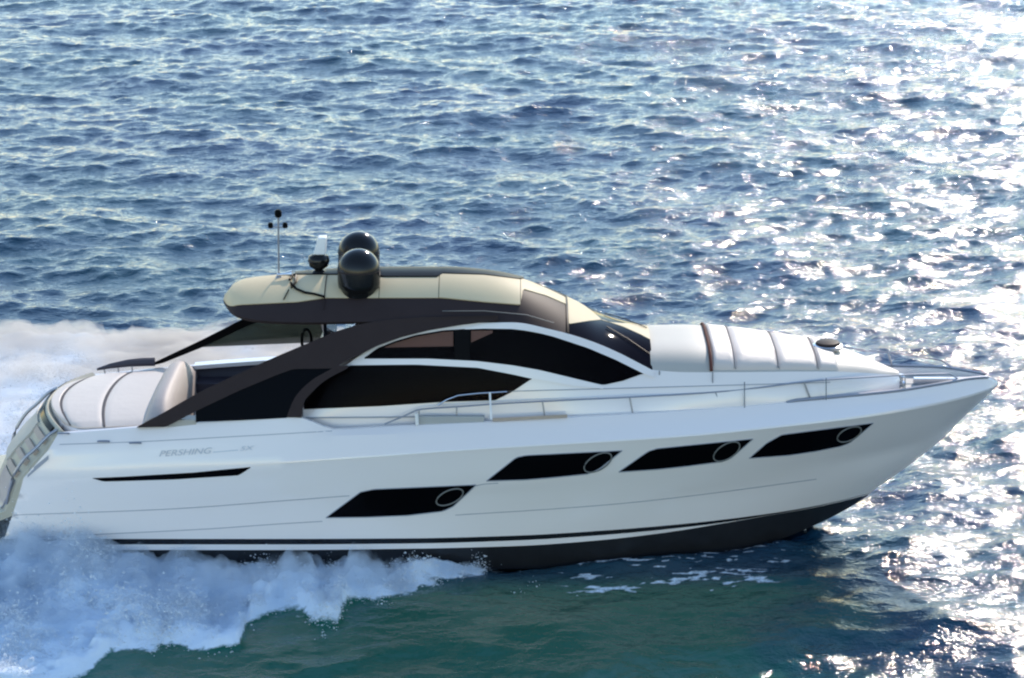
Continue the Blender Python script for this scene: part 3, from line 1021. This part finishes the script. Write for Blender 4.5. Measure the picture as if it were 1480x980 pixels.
# ================================================================== THE SEA
def wave_tile(N, L, seed, lpeak, lmin, slope, wind, spread):
    r = np.random.default_rng(seed)
    k1 = np.fft.fftfreq(N, L / N) * 2 * np.pi
    kx, ky = np.meshgrid(k1, k1, indexing='ij')
    k = np.hypot(kx, ky); k[0, 0] = 1
    kp = 2 * np.pi / lpeak
    P = np.exp(-1.25 * (kp / k) ** 2) / k ** 4 * np.exp(-(k * lmin / (2 * np.pi)) ** 2)
    c = (kx * math.cos(wind) + ky * math.sin(wind)) / k
    P *= (1 - spread) + spread * np.abs(c) ** 2.5
    P[0, 0] = 0
    H = np.sqrt(P) * (r.normal(size=(N, N)) + 1j * r.normal(size=(N, N)))
    h = np.fft.ifft2(H).real
    sx = np.fft.ifft2(1j * kx * H).real; sy = np.fft.ifft2(1j * ky * H).real
    s = slope / math.sqrt((sx ** 2 + sy ** 2).mean())
    dx = np.fft.ifft2(1j * kx / k * H).real * s; dy = np.fft.ifft2(1j * ky / k * H).real * s
    return h * s, dx, dy, L


def sample(A, L, x, y):
    N = A.shape[0]
    u = (x / L) % 1.0 * N; v = (y / L) % 1.0 * N
    i = np.floor(u).astype(int); j = np.floor(v).astype(int)
    fu = u - i; fv = v - j
    i0 = i % N; j0 = j % N; i1 = (i + 1) % N; j1 = (j + 1) % N
    return (A[i0, j0] * (1 - fu) * (1 - fv) + A[i1, j0] * fu * (1 - fv) + A[i0, j1] * (1 - fu) * fv + A[i1, j1] * fu * fv)


def noise_tile(N, L, seed, lmax, lmin, p=2.2):
    r = np.random.default_rng(seed)
    k1 = np.fft.fftfreq(N, L / N) * 2 * np.pi
    kx, ky = np.meshgrid(k1, k1, indexing='ij'); k = np.hypot(kx, ky); k[0, 0] = 1
    P = k ** (-p) * np.exp(-(k * lmin / (2 * np.pi)) ** 2) * np.exp(-((2 * np.pi / lmax) / k) ** 2)
    h = np.fft.ifft2(np.sqrt(P) * (r.normal(size=(N, N)) + 1j * r.normal(size=(N, N)))).real
    return h / h.std()


WT = [wave_tile(768, 61.0, 3, 8.5, 0.5, 0.095, R(75), .85), wave_tile(1280, 37.0, 8, 2.6, 0.12, 0.168, R(80), .78)]
NZ1 = noise_tile(512, 40.0, 21, 6.0, .35, 3.4)
NZ2 = noise_tile(1024, 31.0, 22, 1.6, .06, 2.6)


def smooth(a, b, x):
    t = np.clip((x - a) / (b - a), 0, 1)
    return t * t * (3 - 2 * t)


def near_edge_x():
    pts = [(-700, 1010), (0, 1000), (110, 985), (160, 950), (250, 938), (310, 948), (345, 945), (358, 905), (400, 885), (440, 892), (468, 918), (490, 905),
           (500, 878), (560, 868), (610, 852), (690, 834), (738, 818)]
    X, Y = [], []
    for px, row in pts:
        # on the water plane
        d = FWD + UP * ((CY - row) / F_PX) + Vector(((px - CX) / F_PX, 0, 0))
        t = -CAM.z / d.z
        q = CAM + d * t
        X.append(q.x); Y.append(q.y)
    o_ = np.argsort(X)
    return np.array(X)[o_], np.array(Y)[o_]


NEX, NEY = near_edge_x()
HXs = np.array([p.x for p in H3['chine']]); HYs = np.array([-p.y for p in H3['chine']])


def foam_fields(x, y):
    """foam cover 0..1 and piled-up height of the wash"""
    n1 = sample(NZ1, 40.0, x, y); n2 = sample(NZ2, 31.0, x, y)
    xe = float(NEX[-1])
    # starboard wash beside the hull
    yb = np.interp(x, NEX, NEY) + n1 * .10 + n2 * .10
    dist = y - yb
    side_in = smooth(-.10, .55, dist) * smooth(xe + .3, xe - .5, x + n2 * .1) * (y < 1.0)
    hull_h = np.interp(x, [-30, -8.9, -8.2, -7.3, -6.7, -6.0, -5.0, -3.5, -2.8, -1.5, 0], [.12, .22, .36, .50, .34, .20, .10, .02, .06, .06, .0])
    out = np.clip((-y - 1.9) / 4.5, 0, 1)
    bank = hull_h * np.clip(1 - out * 1.15, 0, 1) ** 1.3 + .22 * np.exp(-((y - yb - .7) / .5) ** 2) * smooth(xe, xe - 3, x)
    f_near = side_in
    h_near = side_in * np.clip(bank + .07 * n1 + .035 * n2, 0, 2)
    # astern and port wash: broad white sheet of spray
    xw = -2.0 + n1 * .3
    edge = 11.8 + .25 * n1 + .10 * n2 + .02 * (x + 8)
    f_far = smooth(xw, xw - 1.2, x) * smooth(edge + .25, edge - .35, y) * (y >= 1.0)
    ridge = .42 * smooth(1.0, 4.0, y) * smooth(-1.5, -5.5, x)
    h_far = f_far * (ridge + .05 + .04 * n1 + .008 * n2)
    # astern of the transom both washes join
    f_st = smooth(-9.0, -9.8, x) * (y > -1.9) * (y < 2)
    foam = np.maximum(np.maximum(f_near, f_far), f_st)
    # foam streaks and lace off the bow wave, sun glints painted in as foam
    hb = np.interp(x, HXs, HYs)
    dh = -y - hb
    n3 = sample(NZ2, 31.0, x * .55 + 3, y * 1.9); n4 = sample(NZ1, 40.0, x * .7 + 9, y * 1.3)
    glint_lace = smooth(.75, 1.5, n3 * 1.1 + .5 * n4 - np.clip(dh - .15, 0, 4) * .45 + .25) * smooth(.0, .1, dh + .1) * smooth(-.2, 1.4, x) * smooth(5.6, 4.2, x) * smooth(3.4, 1.6, dh)
    foam = np.maximum(foam, glint_lace * .54)
    # turbulent water
    h = np.maximum(h_near, h_far) + f_st * .35
    swell = .10 * np.exp(-((dh - .5) / .6) ** 2) * smooth(-.5, 1.5, x) * smooth(6, 3.5, x)
    return foam, h + swell


def sea_xy(x, y, damp):
    z = np.zeros_like(x); dx = np.zeros_like(x); dy = np.zeros_like(x)
    c, s = math.cos(.0), math.sin(.0)
    for k, (h, hx, hy, L) in enumerate(WT):
        a = R(0 if k == 0 else 27)
        u = x * math.cos(a) + y * math.sin(a); v = -x * math.sin(a) + y * math.cos(a)
        z += sample(h, L, u, v)
        ddx = sample(hx, L, u, v); ddy = sample(hy, L, u, v)
        dx += .8 * (ddx * math.cos(a) - ddy * math.sin(a)); dy += .8 * (ddx * math.sin(a) + ddy * math.cos(a))
    return z * damp, dx * damp, dy * damp


def axis(lo, hi, step, far, grow=1.16):
    a = [lo]
    while a[-1] < hi: a.append(a[-1] + (step(a[-1]) if callable(step) else step))
    st = a[-1] - a[-2]
    while a[-1] < far:
        st *= grow; a.append(a[-1] + st)
    st = a[1] - a[0]; b = []
    cur = a[0]
    while cur > -far:
        st *= grow; cur -= st; b.append(cur)
    return np.array(b[::-1] + a)


ax = axis(-26, 26, .075, 4000)
ay = axis(-9, 72, lambda y: .065 if y < 12 else .065 + (y - 12) * .0022, 4000)
X, Y = np.meshgrid(ax, ay, indexing='ij')
far_f = 1 - .75 * smooth(60, 400, np.hypot(X, Y))
near_hull = smooth(3.5, .5, np.abs(-Y - 4.0) * .9) * smooth(-9, -6, X) * smooth(5.2, 3.0, X)   # churned, flatter water alongside
damp = far_f * (1 - .55 * near_hull)
Z, DX, DY = sea_xy(X, Y, damp)
foam, mound = foam_fields(X, Y)
inhull = ((np.abs(Y) < np.interp(X, HXs, HYs) + .1) & (X > -8.6) & (X < 5.2)).astype(float)
Z = Z * (1 - .6 * foam) * (1 - .7 * inhull) + mound
Z -= .25 * inhull * smooth(5.2, 4.2, X)
k_ = (1 - foam) * (1 - inhull)
VX = X + DX * k_; VY = Y + DY * k_
nx_, ny_ = X.shape
verts = np.stack([VX, VY, Z], -1).reshape(-1, 3).astype(np.float32)
ii = (np.arange(nx_ - 1)[:, None] * ny_ + np.arange(ny_ - 1)[None, :]).ravel()
quads = np.stack([ii, ii + ny_, ii + ny_ + 1, ii + 1], 1).astype(np.int32)


def fast_mesh(name, verts, faces, m, attrs=None, smooth_=True):
    me = bpy.data.meshes.new(name)
    nv, nf, w = len(verts), len(faces), faces.shape[1]
    me.vertices.add(nv); me.vertices.foreach_set('co', verts.ravel())
    me.loops.add(nf * w); me.loops.foreach_set('vertex_index', faces.ravel())
    me.polygons.add(nf)
    me.polygons.foreach_set('loop_start', np.arange(nf, dtype=np.int32) * w)
    me.polygons.foreach_set('loop_total', np.full(nf, w, np.int32))
    me.polygons.foreach_set('use_smooth', np.full(nf, smooth_, bool))
    for k, a in (attrs or {}).items():
        at_ = me.attributes.new(k, 'FLOAT', 'POINT'); at_.data.foreach_set('value', a.ravel().astype(np.float32))
    me.update(); me.validate()
    me.materials.append(m)
    o = bpy.data.objects.new(name, me); col.objects.link(o)
    return o


# sea material
sm = bpy.data.materials.new('sea water'); sm.use_nodes = True
nt = sm.node_tree; N_ = nt.nodes; Lk = nt.links
p = N_['Principled BSDF']; outn = N_['Material Output']
geo = N_.new('ShaderNodeNewGeometry')
def nz(scale, detail, vec=None, rough=.55, dist=0):
    n = N_.new('ShaderNodeTexNoise'); n.inputs['Scale'].default_value = scale; n.inputs['Detail'].default_value = detail
    n.inputs['Roughness'].default_value = rough; n.inputs['Distortion'].default_value = dist
    Lk.new(vec or geo.outputs['Position'], n.inputs['Vector']); return n
def attr(name):
    a = N_.new('ShaderNodeAttribute'); a.attribute_name = name; return a.outputs['Fac']
def mr(val, a, b, c=0, d=1):
    r = N_.new('ShaderNodeMapRange'); Lk.new(val, r.inputs[0])
    for k, q in enumerate((a, b, c, d)): r.inputs[k + 1].default_value = q
    return r.outputs[0]
def mixc(f, a, b):
    m_ = N_.new('ShaderNodeMix'); m_.data_type = 'RGBA'
    if isinstance(f, (int, float)): m_.inputs[0].default_value = f
    else: Lk.new(f, m_.inputs[0])
    for q, i in ((a, 6), (b, 7)):
        if isinstance(q, tuple): m_.inputs[i].default_value = (*q, 1)
        else: Lk.new(q, m_.inputs[i])
    return m_.outputs[2]
def mth(op, a, b):
    m_ = N_.new('ShaderNodeMath'); m_.operation = op
    for i, q in enumerate((a, b)):
        if isinstance(q, (int, float)): m_.inputs[i].default_value = q
        else: Lk.new(q, m_.inputs[i])
    return m_.outputs[0]
stretch = N_.new('ShaderNodeMapping'); stretch.inputs['Scale'].default_value = (.75, 1, 1); Lk.new(geo.outputs['Position'], stretch.inputs['Vector'])
big = nz(.13, 3)
c1 = mixc(mr(big.outputs[0], .38, .62), (0.011, 0.033, 0.085), (0.007, 0.045, 0.072))
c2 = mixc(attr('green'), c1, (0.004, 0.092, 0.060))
p.inputs['Roughness'].default_value = 0.07
p.inputs['IOR'].default_value = 1.31
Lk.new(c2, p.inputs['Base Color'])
r1 = nz(3.2, 4, stretch.outputs[0], .6, .3); r2 = nz(11, 3, stretch.outputs[0], .6)
hsum = mth('ADD', mth('MULTIPLY', r1.outputs[0], .06), mth('MULTIPLY', r2.outputs[0], .021))
hs2 = mth('MULTIPLY', hsum, mr(attr('green'), 0, 1, 1, .45))
b = N_.new('ShaderNodeBump'); b.inputs['Strength'].default_value = 1.0; b.inputs['Distance'].default_value = 1.0
Lk.new(hs2, b.inputs['Height']); Lk.new(b.outputs[0], p.inputs['Normal'])
# foam
fm = N_.new('ShaderNodeBsdfPrincipled')
fm.inputs['Base Color'].default_value = (.70, .79, .88, 1); fm.inputs['Roughness'].default_value = .9
fm.inputs['Specular IOR Level'].default_value = .1
fn = nz(9, 6, None, .7); fb = N_.new('ShaderNodeBump'); fb.inputs['Strength'].default_value = .25; fb.inputs['Distance'].default_value = .08
Lk.new(fn.outputs[0], fb.inputs['Height']); Lk.new(fb.outputs[0], fm.inputs['Normal'])
fmask = mr(mth('ADD', attr('foam'), mth('MULTIPLY', mth('SUBTRACT', fn.outputs[0], .5), .9)), .30, .62)
ms_ = N_.new('ShaderNodeMixShader'); Lk.new(fmask, ms_.inputs[0]); Lk.new(p.outputs[0], ms_.inputs[1]); Lk.new(fm.outputs[0], ms_.inputs[2])
Lk.new(ms_.outputs[0], outn.inputs[0])

green = smooth(-2.2, -3.2, Y + 0 * X) * smooth(-14, -10, -np.abs(X + 0)) * smooth(-12, -7, Y)  # aerated green, with the hull's shade and reflection painted into the water
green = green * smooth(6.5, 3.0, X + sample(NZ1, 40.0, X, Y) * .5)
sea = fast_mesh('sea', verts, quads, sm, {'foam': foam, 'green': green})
sea['kind'] = 'structure'

# spray: flecks of thrown water over the wash
spm = bpy.data.materials.new('white spray'); spm.use_nodes = True
nt = spm.node_tree; p = nt.nodes['Principled BSDF']
p.inputs['Base Color'].default_value = (.78, .84, .90, 1); p.inputs['Roughness'].default_value = .8
p.inputs['Specular IOR Level'].default_value = .1
tl = nt.nodes.new('ShaderNodeBsdfTranslucent'); tl.inputs[0].default_value = (.88, .89, .9, 1)
ms_ = nt.nodes.new('ShaderNodeMixShader'); ms_.inputs[0].default_value = .4
nt.links.new(p.outputs[0], ms_.inputs[1]); nt.links.new(tl.outputs[0], ms_.inputs[2]); nt.links.new(ms_.outputs[0], nt.nodes['Material Output'].inputs[0])


def flecks(name, n, xr, yr, zscale, size, label, edge_boost=0.0, seed=1):
    r = np.random.default_rng(seed)
    x = r.uniform(*xr, n * 3); y = r.uniform(*yr, n * 3)
    f, h = foam_fields(x, y)
    n1 = sample(NZ1, 40.0, x * 1.7, y * 1.7); n2 = sample(NZ2, 31.0, x * .8, y * .8)
    keep = r.random(n * 3) < np.clip(f * (.45 + .3 * n2 + .25 * n1), 0.0, 1)
    x, y, h, n1, n2, f = (q[keep][:n] for q in (x, y, h, n1, n2, f))
    m_ = len(x)
    lift = r.exponential(1.0, m_) * zscale * np.clip(.6 + .5 * n1 + .4 * n2, .05, 2.5) * (.3 + h)
    z = h + lift - .01
    x = x + r.normal(0, .05, m_) - lift * .25; y = y + r.normal(0, .08, m_)
    s = size * r.lognormal(0, .45, m_)
    tet = np.array([(1, 1, 1), (1, -1, -1), (-1, 1, -1), (-1, -1, 1)], float) / 1.7
    q = r.normal(size=(m_, 4)); q /= np.linalg.norm(q, axis=1, keepdims=True)
    a, b_, c, d = q.T
    Rm = np.stack([1 - 2 * (c * c + d * d), 2 * (b_ * c - d * a), 2 * (b_ * d + c * a), 2 * (b_ * c + d * a), 1 - 2 * (b_ * b_ + d * d), 2 * (c * d - b_ * a),
                   2 * (b_ * d - c * a), 2 * (c * d + b_ * a), 1 - 2 * (b_ * b_ + c * c)], 1).reshape(-1, 3, 3)
    V = np.einsum('nij,kj->nki', Rm, tet) * s[:, None, None]
    V[:, :, 0] *= 1.5
    V += np.stack([x, y, z], 1)[:, None, :]
    fc = np.array([(0, 1, 2), (0, 3, 1), (0, 2, 3), (1, 3, 2)], np.int32)
    Fc = (np.arange(m_, dtype=np.int32)[:, None, None] * 4 + fc[None]).reshape(-1, 3)
    o = fast_mesh(name, V.reshape(-1, 3).astype(np.float32), Fc, spm, None, False)
    o['kind'] = 'stuff'; o['label'] = label; o['category'] = 'spray'
    return o



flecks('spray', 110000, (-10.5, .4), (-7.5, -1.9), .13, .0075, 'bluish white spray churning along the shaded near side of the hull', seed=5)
flecks('spray', 60000, (-14, -1.5), (1.5, 12.5), .04, .010, 'pale white spray cloud of the wake beyond the stern', seed=6)


def mist(name, xr, yr, nx, ny, lift, dens, label, cover_lo, cover_hi, tone, seed, nscale, rough):
    x, y = np.meshgrid(np.linspace(*xr, nx), np.linspace(*yr, ny), indexing='ij')
    f, h = foam_fields(x, y)
    n1 = sample(NZ1, 40.0, x * 1.3, y * 1.3)
    edge = np.minimum(np.minimum(x - xr[0], xr[1] - x), np.minimum(y - yr[0], yr[1] - y))
    t_ = smooth(cover_lo, cover_hi, f) * smooth(0, .3, edge)
    if yr[1] < 0: t_ = t_ * smooth(-6.0, -4.0, y) * (f > 0)
    top = h - .02 + t_ * lift * np.clip(.8 + rough * n1, .2, 2) * (.35 + h)
    top = top - .7 * (1 - smooth(0, .12, t_))
    bot = np.minimum(h - .08, top - .02)
    V = np.concatenate([np.stack([x, y, top], -1).reshape(-1, 3), np.stack([x, y, bot], -1).reshape(-1, 3)]).astype(np.float32)
    i_ = (np.arange(nx - 1)[:, None] * ny + np.arange(ny - 1)[None]).ravel()
    o_ = nx * ny
    keep = (t_.reshape(-1)[i_] + t_.reshape(-1)[i_ + ny] + t_.reshape(-1)[i_ + 1] + t_.reshape(-1)[i_ + ny + 1]) >= 0
    i_ = i_[keep]
    Q = [np.stack([i_, i_ + ny, i_ + ny + 1, i_ + 1], 1), np.stack([i_ + o_ + 1, i_ + o_ + ny + 1, i_ + o_ + ny, i_ + o_], 1)]
    j_ = np.arange(nx - 1) * ny
    Q.append(np.stack([j_, j_ + o_, j_ + o_ + ny, j_ + ny], 1)); j2 = j_ + ny - 1
    Q.append(np.stack([j2 + ny, j2 + o_ + ny, j2 + o_, j2], 1))
    k_ = np.arange(ny - 1); Q.append(np.stack([k_ + 1, k_ + o_ + 1, k_ + o_, k_], 1)); k2 = k_ + (nx - 1) * ny
    Q.append(np.stack([k2, k2 + o_, k2 + o_ + 1, k2 + 1], 1))
    m = bpy.data.materials.new(label[:20]); m.use_nodes = True
    nt = m.node_tree; nt.nodes.remove(nt.nodes['Principled BSDF'])
    pv = nt.nodes.new('ShaderNodeVolumePrincipled')
    pv.inputs['Color'].default_value = (*tone, 1); pv.inputs['Anisotropy'].default_value = .2
    g_ = nt.nodes.new('ShaderNodeNewGeometry')
    mp = nt.nodes.new('ShaderNodeMapping'); mp.inputs['Scale'].default_value = (1.0, .6, .6)
    n_ = nt.nodes.new('ShaderNodeTexNoise'); n_.inputs['Scale'].default_value = nscale; n_.inputs['Detail'].default_value = 3
    r_ = nt.nodes.new('ShaderNodeMapRange'); r_.inputs[1].default_value = .38; r_.inputs[2].default_value = .65
    r_.inputs[3].default_value = dens * .08; r_.inputs[4].default_value = dens
    nt.links.new(g_.outputs['Position'], mp.inputs[0]); nt.links.new(mp.outputs[0], n_.inputs['Vector'])
    nt.links.new(n_.outputs[0], r_.inputs[0]); nt.links.new(r_.outputs[0], pv.inputs['Density'])
    nt.links.new(pv.outputs[0], nt.nodes['Material Output'].inputs['Volume'])
    o = fast_mesh(name, V, np.concatenate(Q).astype(np.int32), m)
    o['kind'] = 'stuff'; o['label'] = label; o['category'] = 'mist'
    return o


sc.cycles.volume_bounces = 3
sc.cycles.volume_step_rate = 4.0
sc.cycles.volume_max_steps = 64
mist('mist', (-20, -1.6), (2.2, 12.6), 200, 160, .55, 3.2, 'smooth pale mist hanging over the wake beyond the stern', .1, .5, (.79, .74, .69), 1, .6, .05)  # sunlit warmth put into the colour of the white mist
mist('mist', (-12.5, .5), (-8.6, -1.95), 240, 130, .75, 6.0, 'blue shaded mist thrown up along the near side of the hull', .15, .7, (.76, .85, .95), 2, 2.2, .3)  # blue of the hull's shade put into the mist colour
